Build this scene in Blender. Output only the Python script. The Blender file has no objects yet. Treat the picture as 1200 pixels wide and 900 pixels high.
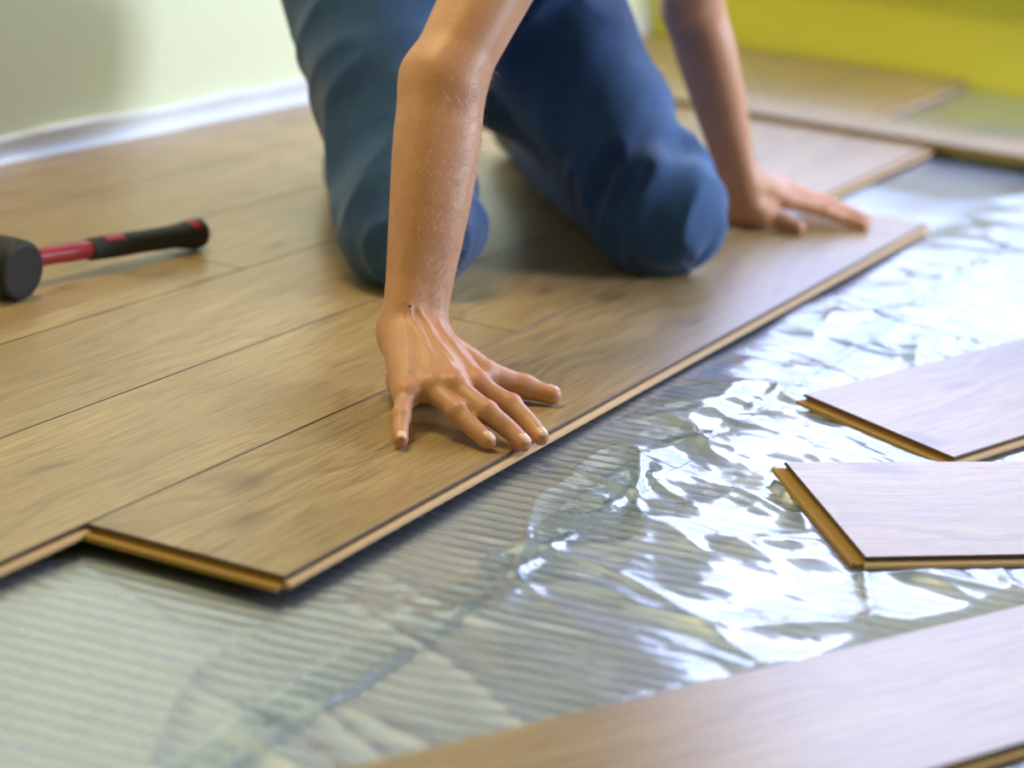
import bpy, math, random
import numpy as np
from mathutils import Matrix, Vector

# ------------------------------------------------------------------ camera, world, lights, exposure
scene = bpy.context.scene
COL = scene.collection
PW = 0.178            # width of a laminate plank
PL = 1.78             # its length
TH = 0.010            # its thickness
rng = np.random.default_rng(7)
random.seed(7)

cam_d = bpy.data.cameras.new('camera')
cam = bpy.data.objects.new('camera', cam_d)
COL.objects.link(cam)
c_right = Vector((0.42568506, -0.89995773, 0.09417173))
c_up = Vector((0.20826541, 0.19872164, 0.95767177))
c_fwd = Vector((0.88057807, 0.38805386, -0.2720229))
cam_loc = Vector((-8.059682, -5.501634, 3.5285925)) * PW
m = Matrix((c_right, c_up, -c_fwd)).transposed().to_4x4()
m.translation = cam_loc
cam.matrix_world = m
cam_d.sensor_width = 36.0
cam_d.lens = 2743.863 / 1200 * 36.0
cam_d.clip_start = 0.05
cam_d.dof.use_dof = True
cam_d.dof.focus_distance = 2.13
cam_d.dof.aperture_fstop = 3.3
scene.camera = cam

world = bpy.data.worlds.new('world')
scene.world = world
world.use_nodes = True
world.node_tree.nodes['Background'].inputs[0].default_value = (0.75, 0.85, 1.0, 1)
world.node_tree.nodes['Background'].inputs[1].default_value = 0.35

WALL_U = 3.37         # far wall (u), with the window
WALL_V = 0.893        # wall on the left (v)
WIN = (-1.30, 0.80, 0.24, 2.35)     # window opening in the far wall: v0, v1, z0, z1


def area(name, loc, rot, sx, sy, power, color):
    l = bpy.data.lights.new(name, 'AREA')
    l.shape = 'RECTANGLE'
    l.size, l.size_y, l.energy, l.color = sx, sy, power, color
    o = bpy.data.objects.new(name, l)
    o.location, o.rotation_euler = loc, rot
    COL.objects.link(o)
    return o


# light added at the unseen far window: bright upper panel, dimmer lower one
SPLIT = 1.45
wv, ww = (WIN[0] + WIN[1]) / 2, WIN[1] - WIN[0]
area('window_fill_upper', (WALL_U + 0.10, wv, (SPLIT + WIN[3]) / 2), (math.pi / 2, 0, math.pi / 2), ww, WIN[3] - SPLIT, 58, (0.56, 0.64, 1.0))
area('window_fill_lower', (WALL_U + 0.10, wv, (SPLIT + WIN[2]) / 2), (math.pi / 2, 0, math.pi / 2), ww, SPLIT - WIN[2], 25, (0.46, 0.55, 1.0))
# added light from an invented, unseen window in the right hand wall
WIN2 = (2.2, 3.30, 0.75, 2.2)        # u0, u1, z0, z1
area('added_side_light', ((WIN2[0] + WIN2[1]) / 2, -3.17, (WIN2[2] + WIN2[3]) / 2), (math.pi / 2, 0, 0), WIN2[1] - WIN2[0], WIN2[3] - WIN2[2], 190, (0.74, 0.79, 1.0))
# added warm fill with no visible lamp, on the left near the pale wall
area('warm_fill_light', (0.45, 0.55, 2.15), (math.radians(-10), math.radians(-4), 0), 0.6, 0.6, 22, (1.0, 0.78, 0.38))

scene.view_settings.view_transform = 'Standard'
scene.view_settings.look = 'None'
scene.view_settings.gamma = 1.0
scene.view_settings.use_curve_mapping = False
scene.view_settings.exposure = 0.29


# ------------------------------------------------------------------ helpers
def tag(o, label=None, cat=None, group=None, kind=None):
    if label: o['label'] = label
    if cat: o['category'] = cat
    if group: o['group'] = group
    if kind: o['kind'] = kind
    return o


def mesh_obj(name, verts, faces, mats, parent=None, smooth=False, mat_idx=None):
    me = bpy.data.meshes.new(name)
    if isinstance(verts, np.ndarray):
        verts = verts.tolist()
    if isinstance(faces, np.ndarray):
        faces = faces.tolist()
    me.from_pydata(verts, [], faces)
    me.update()
    if not isinstance(mats, (list, tuple)):
        mats = [mats]
    for mt in mats:
        me.materials.append(mt)
    if mat_idx is not None:
        me.polygons.foreach_set('material_index', np.asarray(mat_idx, dtype=np.int32))
    if smooth:
        me.polygons.foreach_set('use_smooth', np.ones(len(me.polygons), dtype=bool))
    o = bpy.data.objects.new(name, me)
    COL.objects.link(o)
    if parent:
        o.parent = parent
    return o


def empty(name, loc=(0, 0, 0), rot=None):
    o = bpy.data.objects.new(name, None)
    o.empty_display_size = 0.05
    o.location = loc
    if rot is not None:
        o.rotation_euler = rot
    COL.objects.link(o)
    return o


def box(x0, x1, y0, y1, z0, z1):
    v = [(x0, y0, z0), (x1, y0, z0), (x1, y1, z0), (x0, y1, z0), (x0, y0, z1), (x1, y0, z1), (x1, y1, z1), (x0, y1, z1)]
    f = [(0, 3, 2, 1), (4, 5, 6, 7), (0, 1, 5, 4), (1, 2, 6, 5), (2, 3, 7, 6), (3, 0, 4, 7)]
    return v, f


def boxes(lst):
    V, F = [], []
    for b in lst:
        v, f = box(*b)
        n = len(V)
        V += v
        F += [tuple(i + n for i in q) for q in f]
    return V, F


class NT:
    """small node-tree writer"""
    def __init__(s, name):
        s.m = bpy.data.materials.new(name)
        s.m.use_nodes = True
        s.t = s.m.node_tree
        s.t.nodes.clear()
        s.out = s.t.nodes.new('ShaderNodeOutputMaterial')

    def n(s, typ, ins=None, **props):
        nd = s.t.nodes.new('ShaderNode' + typ)
        for k, v in props.items():
            setattr(nd, k, v)
        for k, v in (ins or {}).items():
            if isinstance(v, bpy.types.NodeSocket):
                s.t.links.new(v, nd.inputs[k])
            else:
                nd.inputs[k].default_value = v
        return nd

    def ramp(s, fac, stops):
        r = s.n('ValToRGB', {0: fac})
        el = r.color_ramp.elements
        while len(el) < len(stops):
            el.new(0.5)
        for e, (p, c) in zip(el, stops):
            e.position = p
            e.color = c if len(c) == 4 else (*c, 1)
        return r.outputs[0]

    def mix(s, fac, a, b, blend='MIX'):
        x = s.n('Mix', {0: fac, 6: a, 7: b}, data_type='RGBA', blend_type=blend)
        return x.outputs[2]

    def math(s, op, a, b=0.0):
        return s.n('Math', {0: a, 1: b}, operation=op).outputs[0]

    def surface(s, sock):
        s.t.links.new(sock, s.out.inputs[0])
        return s.m


def rgb(r, g, b):
    f = lambda c: (c / 255 / 12.92) if c <= 10 else ((c / 255 + 0.055) / 1.055) ** 2.4
    return (f(r), f(g), f(b), 1)


def plain(name, color, rough=0.6, bump=0.0, scale=60, spec=0.5, vary=0.0, metallic=0.0):
    t = NT(name)
    co = t.n('TexCoord').outputs['Object']
    nz = t.n('TexNoise', {'Vector': co, 'Scale': scale, 'Detail': 5.0})
    base = t.mix(t.math('MULTIPLY', nz.outputs[0], vary), color, tuple(c * 0.55 for c in color[:3]) + (1,))
    p = t.n('BsdfPrincipled', {'Base Color': base, 'Roughness': rough, 'Specular IOR Level': spec, 'Metallic': metallic})
    if bump:
        b = t.n('Bump', {'Height': nz.outputs[0], 'Strength': bump, 'Distance': 0.002})
        t.t.links.new(b.outputs[0], p.inputs['Normal'])
    return t.surface(p.outputs[0])


# ------------------------------------------------------------------ materials
def wood_material():
    t = NT('oak_laminate')
    co = t.n('TexCoord').outputs['Object']
    rnd = t.n('ObjectInfo').outputs['Random']
    off = t.n('CombineXYZ', {0: t.math('MULTIPLY', rnd, 37.0), 1: t.math('MULTIPLY', rnd, 53.0), 2: 0.0}).outputs[0]
    p0 = t.n('VectorMath', {0: co, 1: off}, operation='ADD').outputs[0]
    # slow warp makes the cathedral figure
    warp = t.n('TexNoise', {'Vector': t.n('VectorMath', {0: p0, 1: (2.2, 7.0, 1.0)}, operation='MULTIPLY').outputs[0], 'Scale': 1.0, 'Detail': 2.5, 'Roughness': 0.5})
    w = t.math('MULTIPLY', warp.outputs[0], 0.24)
    wv = t.n('CombineXYZ', {0: 0.0, 1: w, 2: 0.0}).outputs[0]
    p1 = t.n('VectorMath', {0: p0, 1: wv}, operation='ADD').outputs[0]
    rings = t.n('TexNoise', {'Vector': t.n('VectorMath', {0: p1, 1: (0.55, 62.0, 1.0)}, operation='MULTIPLY').outputs[0], 'Scale': 1.0, 'Detail': 3.0, 'Roughness': 0.55}).outputs[0]
    fine = t.n('TexNoise', {'Vector': t.n('VectorMath', {0: p0, 1: (9.0, 420.0, 1.0)}, operation='MULTIPLY').outputs[0], 'Scale': 1.0, 'Detail': 3.0, 'Roughness': 0.7}).outputs[0]
    broad = t.n('TexNoise', {'Vector': t.n('VectorMath', {0: p0, 1: (1.6, 9.0, 1.0)}, operation='MULTIPLY').outputs[0], 'Scale': 1.0, 'Detail': 2.0}).outputs[0]
    # knots
    kv = t.n('VectorMath', {0: p1, 1: (3.6, 11.0, 1.0)}, operation='MULTIPLY').outputs[0]
    vor = t.n('TexVoronoi', {'Vector': kv, 'Scale': 1.0, 'Randomness': 1.0}, voronoi_dimensions='2D')
    knot = t.ramp(vor.outputs['Distance'], [(0.0, (1, 1, 1)), (0.05, (0.85, 0.85, 0.85)), (0.17, (0, 0, 0))])
    pick = t.ramp(vor.outputs['Color'], [(0.45, (0, 0, 0)), (0.62, (1, 1, 1))])
    knot = t.math('MULTIPLY', knot, pick)
    c = t.ramp(rings, [(0.28, rgb(152, 125, 84)), (0.44, rgb(178, 151, 106)), (0.58, rgb(192, 167, 120)), (0.75, rgb(166, 139, 96))])
    c = t.mix(t.ramp(fine, [(0.38, (0.95, 0.95, 0.95)), (0.54, (0, 0, 0))]), c, rgb(136, 110, 74))
    c = t.mix(t.math('MULTIPLY', t.ramp(broad, [(0.35, (1, 1, 1)), (0.62, (0, 0, 0))]), 0.45), c, rgb(154, 127, 88))
    c = t.mix(t.math('MULTIPLY', knot, 0.6), c, rgb(92, 64, 42))
    tone = t.math('ADD', t.math('MULTIPLY', rnd, 0.12), 0.92)
    c = t.n('HueSaturation', {'Color': c, 'Value': tone, 'Saturation': 1.0}).outputs[0]
    bh = t.math('ADD', t.math('MULTIPLY', fine, 0.7), t.math('MULTIPLY', rings, 0.3))
    bmp = t.n('Bump', {'Height': bh, 'Strength': 0.35, 'Distance': 0.0008})
    ro = t.math('ADD', t.math('MULTIPLY', fine, 0.12), 0.27)
    p = t.n('BsdfPrincipled', {'Base Color': c, 'Roughness': ro, 'Normal': bmp.outputs[0], 'Specular IOR Level': 0.8})
    return t.surface(p.outputs[0])


M_WOOD = wood_material()
M_CORE = plain('fibreboard_core', rgb(184, 146, 84), 0.8, 0.4, 900, 0.2, 0.35)
M_CORE_EDGE = plain('fibreboard_tongue', rgb(214, 184, 148), 0.75, 0.3, 900, 0.2, 0.2)
M_EDGE = plain('plank_edge_lacquer', rgb(72, 46, 34), 0.55)
M_BACK = plain('plank_backing', rgb(120, 92, 66), 0.8)


def wall_material(name, col):
    t = NT(name)
    co = t.n('TexCoord').outputs['Object']
    a = t.n('TexNoise', {'Vector': co, 'Scale': 130.0, 'Detail': 4.0})
    b = t.n('TexNoise', {'Vector': co, 'Scale': 2.5, 'Detail': 3.0})
    c = t.mix(t.math('MULTIPLY', b.outputs[0], 0.25), col, tuple(x * 0.88 for x in col[:3]) + (1,))
    bm = t.n('Bump', {'Height': a.outputs[0], 'Strength': 0.2, 'Distance': 0.002})
    p = t.n('BsdfPrincipled', {'Base Color': c, 'Roughness': 0.75, 'Normal': bm.outputs[0], 'Specular IOR Level': 0.25})
    return t.surface(p.outputs[0])


M_WALL_L = wall_material('wall_paint_pale', rgb(224, 232, 200))
M_WALL_R = wall_material('wall_paint_lime', rgb(236, 226, 80))
M_CEIL = wall_material('ceiling_paint', rgb(176, 174, 166))
M_SCREED = plain('screed', rgb(150, 150, 146), 0.9, 0.5, 40, 0.2, 0.4)
M_WHITE = plain('white_frame', rgb(235, 236, 236), 0.4)
_t = NT('window_glass')
_fr = _t.n('Fresnel', {'IOR': 1.35})
M_GLASS = _t.surface(_t.n('MixShader', {0: _fr.outputs[0], 1: _t.n('BsdfTransparent', {'Color': (0.97, 0.99, 0.98, 1)}).outputs[0],
                                        2: _t.n('BsdfGlossy', {'Roughness': 0.02}).outputs[0]}).outputs[0])


def film_material(name, tint, haze, rough):
    t = NT(name)
    co = t.n('TexCoord').outputs['Object']
    n1 = t.n('TexNoise', {'Vector': co, 'Scale': 38.0, 'Detail': 4.0, 'Distortion': 0.8})
    bm = t.n('Bump', {'Height': n1.outputs[0], 'Strength': 0.10, 'Distance': 0.004})
    fr = t.n('Fresnel', {'IOR': 1.5, 'Normal': bm.outputs[0]})
    fac = t.n('Math', {0: t.math('MULTIPLY', fr.outputs[0], 1.25), 1: 1.0}, operation='MINIMUM').outputs[0]
    tr = t.n('BsdfTransparent', {'Color': tint})
    df = t.n('BsdfDiffuse', {'Color': (0.50, 0.64, 1.0, 1)})
    gl = t.n('BsdfGlossy', {'Color': (1, 1, 1, 1), 'Roughness': rough, 'Normal': bm.outputs[0]})
    gl2 = t.n('BsdfGlossy', {'Color': (0.74, 0.83, 1.0, 1), 'Roughness': 0.42, 'Normal': bm.outputs[0]})
    hz = t.n('MixShader', {0: 0.5, 1: df.outputs[0], 2: gl2.outputs[0]})
    a = t.n('MixShader', {0: haze, 1: tr.outputs[0], 2: hz.outputs[0]})
    b = t.n('MixShader', {0: fac, 1: a.outputs[0], 2: gl.outputs[0]})
    return t.surface(b.outputs[0])


M_FILM = film_material('clear_plastic_film', (0.88, 0.94, 1.0, 1), 0.38, 0.12)
M_TAPE = film_material('clear_tape', (0.93, 1.0, 0.98, 1), 0.28, 0.06)


def mat_material():
    t = NT('underlay_foam')
    co = t.n('TexCoord').outputs['Object']
    z = t.n('SeparateXYZ', {0: co}).outputs[2]
    nz = t.n('TexNoise', {'Vector': co, 'Scale': 6.0, 'Detail': 4.0})
    nf = t.n('TexNoise', {'Vector': co, 'Scale': 300.0, 'Detail': 3.0})
    top = t.mix(nz.outputs[0], rgb(250, 244, 214), rgb(238, 238, 226))
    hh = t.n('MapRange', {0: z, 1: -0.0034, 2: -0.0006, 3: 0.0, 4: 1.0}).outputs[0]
    c = t.mix(hh, rgb(88, 96, 120), top)  # groove shade painted in: blue grey low down, cream on the rib tops
    b = t.n('Bump', {'Height': nf.outputs[0], 'Strength': 0.3, 'Distance': 0.001})
    p = t.n('BsdfPrincipled', {'Base Color': c, 'Roughness': 0.7, 'Normal': b.outputs[0]})
    return t.surface(p.outputs[0])


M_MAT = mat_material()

# ------------------------------------------------------------------ the room shell
FLOOR_Z = -0.032
v, f = box(-2.6, WALL_U + 0.15, -3.1, WALL_V + 0.15, FLOOR_Z - 0.12, FLOOR_Z)
floor = tag(mesh_obj('floor', v, f, M_SCREED), 'grey screed floor under the new laminate planks', kind='structure')
v, f = box(-2.6, WALL_U + 0.15, WALL_V, WALL_V + 0.15, FLOOR_Z, 2.5)
tag(mesh_obj('wall_left', v, f, M_WALL_L), 'pale cream green wall behind the mallet', kind='structure')
y0, y1, z0, z1 = WIN
v, f = boxes([(WALL_U, WALL_U + 0.15, -3.1, y0, FLOOR_Z, 2.5), (WALL_U, WALL_U + 0.15, y1, WALL_V, FLOOR_Z, 2.5),
              (WALL_U, WALL_U + 0.15, y0, y1, FLOOR_Z, z0), (WALL_U, WALL_U + 0.15, y0, y1, z1, 2.5)])
tag(mesh_obj('wall_back', v, f, M_WALL_R), 'lime yellow wall at the far end of the room', kind='structure')
a0, a1, b0, b1 = WIN2
v, f = boxes([(-2.6, a0, -3.25, -3.1, FLOOR_Z, 2.5), (a1, WALL_U + 0.15, -3.25, -3.1, FLOOR_Z, 2.5), (a0, a1, -3.25, -3.1, FLOOR_Z, b0), (a0, a1, -3.25, -3.1, b1, 2.5)])
tag(mesh_obj('wall_right', v, f, M_CEIL), 'off white wall on the right outside the view', kind='structure')
v, f = box(-2.75, -2.6, -3.25, WALL_V + 0.15, FLOOR_Z, 2.5)
tag(mesh_obj('wall_front', v, f, M_WALL_R), 'lime yellow wall behind the photographer', kind='structure')
v, f = box(-2.75, WALL_U + 0.15, -3.25, WALL_V + 0.15, 2.5, 2.6)
tag(mesh_obj('ceiling', v, f, M_CEIL), 'white ceiling of the room', kind='structure')
win = tag(empty('window_1', (WALL_U, (y0 + y1) / 2, z0)), 'unseen white framed window in the lime wall', kind='structure')
hw, hh = (y1 - y0) / 2, z1 - z0
v, f = boxes([(0.0, 0.06, -hw, hw, 0, 0.05), (0.0, 0.06, -hw, hw, hh - 0.05, hh), (0.0, 0.06, -hw, -hw + 0.05, 0.05, hh - 0.05),
              (0.0, 0.06, hw - 0.05, hw, 0.05, hh - 0.05), (0.0, 0.06, -0.03, 0.03, 0.05, hh - 0.05)])
mesh_obj('window_frame', v, f, M_WHITE, win)
for s0, s1 in ((-hw + 0.05, -0.03), (0.03, hw - 0.05)):
    mesh_obj('pane', [(0.03, s0, 0.05), (0.03, s1, 0.05), (0.03, s1, hh - 0.05), (0.03, s0, hh - 0.05)], [(0, 1, 2, 3)], M_GLASS, win)
v, f = box(-0.12, 0.0, -hw - 0.04, hw + 0.04, -0.03, 0.0)
mesh_obj('window_sill', v, f, M_WHITE, win)
win2 = tag(empty('added_side_window', ((a0 + a1) / 2, -3.1, b0)), 'added white framed window in the wall on the right, outside the view', kind='structure')
hw, hh = (a1 - a0) / 2, b1 - b0
v, f = boxes([(-hw, hw, -0.06, 0, 0, 0.05), (-hw, hw, -0.06, 0, hh - 0.05, hh), (-hw, -hw + 0.05, -0.06, 0, 0.05, hh - 0.05),
              (hw - 0.05, hw, -0.06, 0, 0.05, hh - 0.05), (-0.03, 0.03, -0.06, 0, 0.05, hh - 0.05)])
mesh_obj('window_frame', v, f, M_WHITE, win2)
for s0, s1 in ((-hw + 0.05, -0.03), (0.03, hw - 0.05)):
    mesh_obj('pane', [(s0, -0.03, 0.05), (s1, -0.03, 0.05), (s1, -0.03, hh - 0.05), (s0, -0.03, hh - 0.05)], [(0, 1, 2, 3)], M_GLASS, win2)
v, f = box(-hw - 0.04, hw + 0.04, 0.0, 0.12, -0.03, 0.0)
mesh_obj('window_sill', v, f, M_WHITE, win2)


# ------------------------------------------------------------------ laminate planks
def plank_meshes(L, w=PW, th=TH):
    """x along the plank 0..L, y across 0..w, z -th..0 ; tongue on the long side y=0 and lip on the short end x=0,
    groove on the other two sides.  Returns the mesh data of surface, core, tongue and edge line."""
    g = 0.0008
    s_v, s_f = box(g, L - g, g, w - g, -0.0012, 0.0)
    # bevelled top rim
    top = [(0.0, 0.0), (L, 0.0), (L, w), (0.0, w)]
    e = 0.0011
    ins = [(e, e), (L - e, e), (L - e, w - e), (e, w - e)]
    sv = [(x, y, 0.0) for x, y in ins] + [(x, y, -0.0011) for x, y in top] + [(x, y, -0.0028) for x, y in top]
    sf = [(0, 1, 2, 3)] + [(i, i + 4, (i + 1) % 4 + 4, (i + 1) % 4) for i in range(4)] + \
         [(i + 4, i + 8, (i + 1) % 4 + 8, (i + 1) % 4 + 4) for i in range(4)]
    smi = [0] + [1] * 8
    # core with recessed waist
    cv, cf = boxes([(0.0012, L - 0.001, 0.0012, w - 0.003, -0.0062, -0.0026), (0.0, L - 0.0015, 0.0, w - 0.0015, -th + 0.0006, -0.0060)])
    # tongue along the long edge, its top dips toward the tip
    tv = [(0.0, 0.0, -0.0040), (L, 0.0, -0.0040), (0.0, -0.0052, -0.0052), (L, -0.0052, -0.0052), (0.0, -0.0062, -0.0074), (L, -0.0062, -0.0074),
          (0.0, -0.0045, -th + 0.0006), (L, -0.0045, -th + 0.0006), (0.0, 0.0012, -th + 0.0006), (L, 0.0012, -th + 0.0006)]
    tf = [(0, 2, 3, 1), (2, 4, 5, 3), (4, 6, 7, 5), (6, 8, 9, 7), (0, 8, 6, 4, 2), (1, 3, 5, 7, 9)]
    # lip on the short end: a shelf with a raised nose
    lv = [(0.0, 0, -0.0062), (0.0, w, -0.0062), (-0.0070, 0, -0.0066), (-0.0070, w, -0.0066), (-0.0090, 0, -0.0052), (-0.0090, w, -0.0052),
          (-0.0112, 0, -0.0056), (-0.0112, w, -0.0056), (-0.0112, 0, -th + 0.0006), (-0.0112, w, -th + 0.0006), (0.002, 0, -th + 0.0006), (0.002, w, -th + 0.0006)]
    lf = [(0, 1, 3, 2), (2, 3, 5, 4), (4, 5, 7, 6), (6, 7, 9, 8), (8, 9, 11, 10), (0, 2, 4, 6, 8, 10), (1, 11, 9, 7, 5, 3)]
    bv, bf = box(0.0, L - 0.0015, 0.0, w - 0.0015, -th, -th + 0.0006)
    return (sv, sf, smi), (cv, cf), (tv, tf), (lv, lf), (bv, bf)


def make_plank_thing(name, L, label):
    root = tag(empty(name), label, 'plank', 'laminate planks not yet locked in place')
    (sv, sf, smi), c, t, l, b = plank_meshes(L)
    mesh_obj('decor_surface', sv, sf, [M_WOOD, M_EDGE], root, mat_idx=smi)
    mesh_obj('fibreboard_core', *c, M_CORE, root)
    mesh_obj('tongue', *t, M_CORE_EDGE, root)
    mesh_obj('end_lip', *l, M_CORE, root)
    mesh_obj('backing_sheet', *b, M_BACK, root)
    return root


def laid_plank_mesh(L):
    (sv, sf, smi), c, t, l, b = plank_meshes(L)
    V, F, I = list(sv), list(sf), list(smi)
    for (vv, ff), k in ((c, 2), (t, 3), (b, 2)):
        n = len(V)
        V += vv
        F += [tuple(i + n for i in q) for q in ff]
        I += [k] * len(ff)
    return V, F, I


# laid rows: row r spans v = r*PW .. (r+1)*PW ; joints alternate
cache = {}
GAP = 0.0006
for r in range(5):
    j0 = 0.787 + 0.022 * (r / 2) if r % 2 == 0 else -0.03
    u = j0 - 2 * PL if r % 2 == 0 else j0 - PL
    end = 2.567 if r == 0 else WALL_U - 0.012
    while u < end - 0.01:
        u2 = min(u + PL, end)
        if u2 > -1.9:
            a = max(u, -1.9)
            L = round(u2 - a - GAP, 4)
            if L not in cache:
                V, F, I = laid_plank_mesh(L)
                o = mesh_obj('plank', V, F, [M_WOOD, M_EDGE, M_CORE, M_CORE_EDGE], None, mat_idx=I)
                cache[L] = o.data
            else:
                o = bpy.data.objects.new('plank', cache[L])
                COL.objects.link(o)
            o.parent = floor
            o.location = (a, r * PW + GAP / 2, 0)
        u += PL

front = make_plank_thing('laminate_plank', PL, 'oak laminate plank under both hands, being pressed onto the laid floor')
front.location = (0.0, -PW, 0.0)


def pose_plank(o, corner, along, back):
    """corner = front left top corner, along = unit vector of the long side, back = point on the back left corner"""
    e1 = Vector(along).normalized()
    e2 = Vector(back) - Vector(corner)
    e2 = (e2 - e1 * e2.dot(e1)).normalized()
    e3 = e1.cross(e2)
    mm = Matrix((e1, e2, e3)).transposed().to_4x4()
    mm.translation = Vector(corner)
    o.matrix_world = mm
    return mm


PLK = []
pA = make_plank_thing('laminate_plank', 1.2, 'loose laminate plank on the film, the one nearer the hands, with golden end lip')
PLK.append((pose_plank(pA, (0.6944, -0.5066, -0.006), (0.959, -0.2836, 0), (0.7402, -0.3318, 0.011)), 1.2))
pB = make_plank_thing('laminate_plank', 0.352, 'loose laminate plank tilted on crumpled film, between the other loose plank and the foreground plank')
PLK.append((pose_plank(pB, (0.3584, -0.521, -0.006), (0.6706, -0.7418, 0), (0.4876, -0.4013, 0.018)), 0.352))
pC = make_plank_thing('laminate_plank', PL, 'blurred laminate plank in the near foreground, at the bottom right')
d = Vector((0.592, -0.296, 0)).normalized()
n = Vector((-d.y, d.x, 0))
back = Vector((-0.260, -0.361, -0.006)) - d * 0.45
PLK.append((pose_plank(pC, back - n * PW, d, back), PL))
pD = make_plank_thing('laminate_plank', PL, 'laminate plank laid crosswise over the far ends of the laid rows, by the lime wall')
pose_plank(pD, (2.437 + PW, -1.20, 0.0108), (0, 1, 0), (2.437, -1.20, 0.0108))

# ------------------------------------------------------------------ underlay and plastic film
MAT_TOP = -0.0225
RIB = 0.0195
RIB_ROT = math.radians(6)


def vnoise(p, seed=0):
    """value noise in 2 or 3 dimensions, 0..1"""
    p = np.asarray(p, dtype=np.float64)
    i = np.floor(p).astype(np.int64)
    fr = p - i
    fr = fr * fr * (3 - 2 * fr)
    D = p.shape[-1]
    out = 0
    for c in range(2 ** D):
        w, hsh = 1.0, np.full(p.shape[:-1], seed * 1013 + 17, dtype=np.int64)
        for k in range(D):
            b = (c >> k) & 1
            w = w * (fr[..., k] if b else 1 - fr[..., k])
            hsh = (hsh ^ ((i[..., k] + b) * (73856093, 19349663, 83492791)[k])) * 1274126177 & 0x7fffffff
        hsh = (hsh ^ (hsh >> 13)) * 60493 & 0x7fffffff
        out = out + w * ((hsh >> 7) & 0xffff) / 65535.0
    return out


def ridged(u, v, ang, su, sv, seed, warp=0.35):
    c, s = math.cos(ang), math.sin(ang)
    a, b = (u * c + v * s) / su, (-u * s + v * c) / sv
    q = np.stack([a, b], -1)
    q = q + warp * (np.stack([vnoise(q * 1.7, seed + 5), vnoise(q * 1.7, seed + 9)], -1) - 0.5) * 2
    n = vnoise(q, seed)
    return 1 - np.abs(2 * n - 1)


def sstep(x, a, b):
    t = np.clip((x - a) / (b - a), 0, 1)
    return t * t * (3 - 2 * t)


def film_height(u, v):
    s = u * math.cos(RIB_ROT) + v * math.sin(RIB_ROT)
    ribs = 0.00045 * np.cos(2 * np.pi * s / RIB)
    right = sstep(u * 0.55 - v, 0.26, 0.60)           # the film lies looser away from the laid floor
    edge = sstep(-v, PW - 0.01, PW + 0.10)
    edge = np.where(u < 0, np.maximum(edge, sstep(-u, -0.01, 0.08) * 0.6), edge)
    h = ribs * (1 - 0.75 * right)
    h = h + edge * (0.0024 + 0.0020 * right) * (ridged(u, v, 1.15, 0.22, 0.050, 3) ** 3)
    h = h + edge * (0.0030 + 0.0022 * right) * (ridged(u, v, 0.35, 0.26, 0.075, 11) ** 4)
    h = h + edge * (0.0012 + 0.0060 * right) * (ridged(u, v, 2.3, 0.20, 0.11, 23, 0.6) ** 2)
    h = h + right * 0.0050 + right * 0.007 * vnoise(np.stack([u / 0.17, v / 0.12], -1), 31) ** 2
    h = h + edge * right * 0.0005 * ridged(u, v, 0.9, 0.05, 0.022, 41, 0.8)
    # the taped pleat
    h = h + 0.0022 * np.exp(-((v + 0.297) / 0.004) ** 2) * sstep(vnoise(np.stack([u / 0.06, u * 0], -1), 47), 0.25, 0.75)
    h = h + edge * 0.004 * np.exp(-(((u - 0.33) / 0.06) ** 2 + ((v + 0.285) / 0.03) ** 2)) * ridged(u, v, 2.0, 0.03, 0.012, 53, 0.8)
    z = MAT_TOP + 0.0012 + h
    # never through a loose plank, and gathered up under its raised back edge
    for mm, L in PLK:
        e1, e2, e3 = mm.col[0].xyz, mm.col[1].xyz, mm.col[2].xyz
        o = mm.translation
        du, dv = u - o.x, v - o.y
        cu = du * e1.x + dv * e1.y
        cv = du * e2.x + dv * e2.y
        cv = cv / math.hypot(e2.x, e2.y) ** 2 * 1.0
        zb = o.z - TH * e3.z + cv * e2.z
        out = np.maximum(np.maximum(-cu - 0.012, cu - L), np.maximum(-cv - 0.007, cv - PW))
        lim = zb - 0.0008 + np.maximum(out, 0) * 0.6
        # folds prop the plank up near its back edge
        tilt = max(0.0, e2.z)
        z = np.where(out < 0.0, np.maximum(z, np.where(cv > 0.05, zb - 0.0012 - 0.2 * np.abs(cv - 0.15) * (tilt > 0.02), -1)), z) if tilt > 0.02 else z
        z = np.minimum(z, lim)
    lay = (v > -PW - 0.01) & (u > -0.012) | (v > -0.008)
    z = np.where(lay, np.minimum(z, -TH - 0.0006), z)
    near = np.maximum(0, np.where(u > -0.01, -PW - 0.006 - v, np.minimum(np.hypot(np.minimum(u, 0), 0), -v)))
    z = np.where(~lay, np.minimum(z, -TH - 0.0006 + 0.35 * near), z)
    return np.maximum(z, MAT_TOP + 0.0004)


def axis(pts):
    """piecewise spacing: [(a, b, step), ...]"""
    out = []
    for a, b, st in pts:
        nn = max(1, int(round((b - a) / st)))
        out += [a + (b - a) * i / nn for i in range(nn)]
    out.append(pts[-1][1])
    return np.array(out)


def sheet(name, us, vs, hf, mat, dz=0.0, jag=None):
    U, Vv = np.meshgrid(us, vs, indexing='ij')
    if jag is not None:
        Vv = Vv + jag(U, Vv)
    Z = hf(U, Vv) + dz
    P = np.stack([U, Vv, Z], -1).reshape(-1, 3)
    nu, nv = len(us), len(vs)
    idx = np.arange(nu * nv).reshape(nu, nv)
    F = np.stack([idx[:-1, :-1], idx[1:, :-1], idx[1:, 1:], idx[:-1, 1:]], -1).reshape(-1, 4)
    return mesh_obj(name, P, F, mat, smooth=True)


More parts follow.
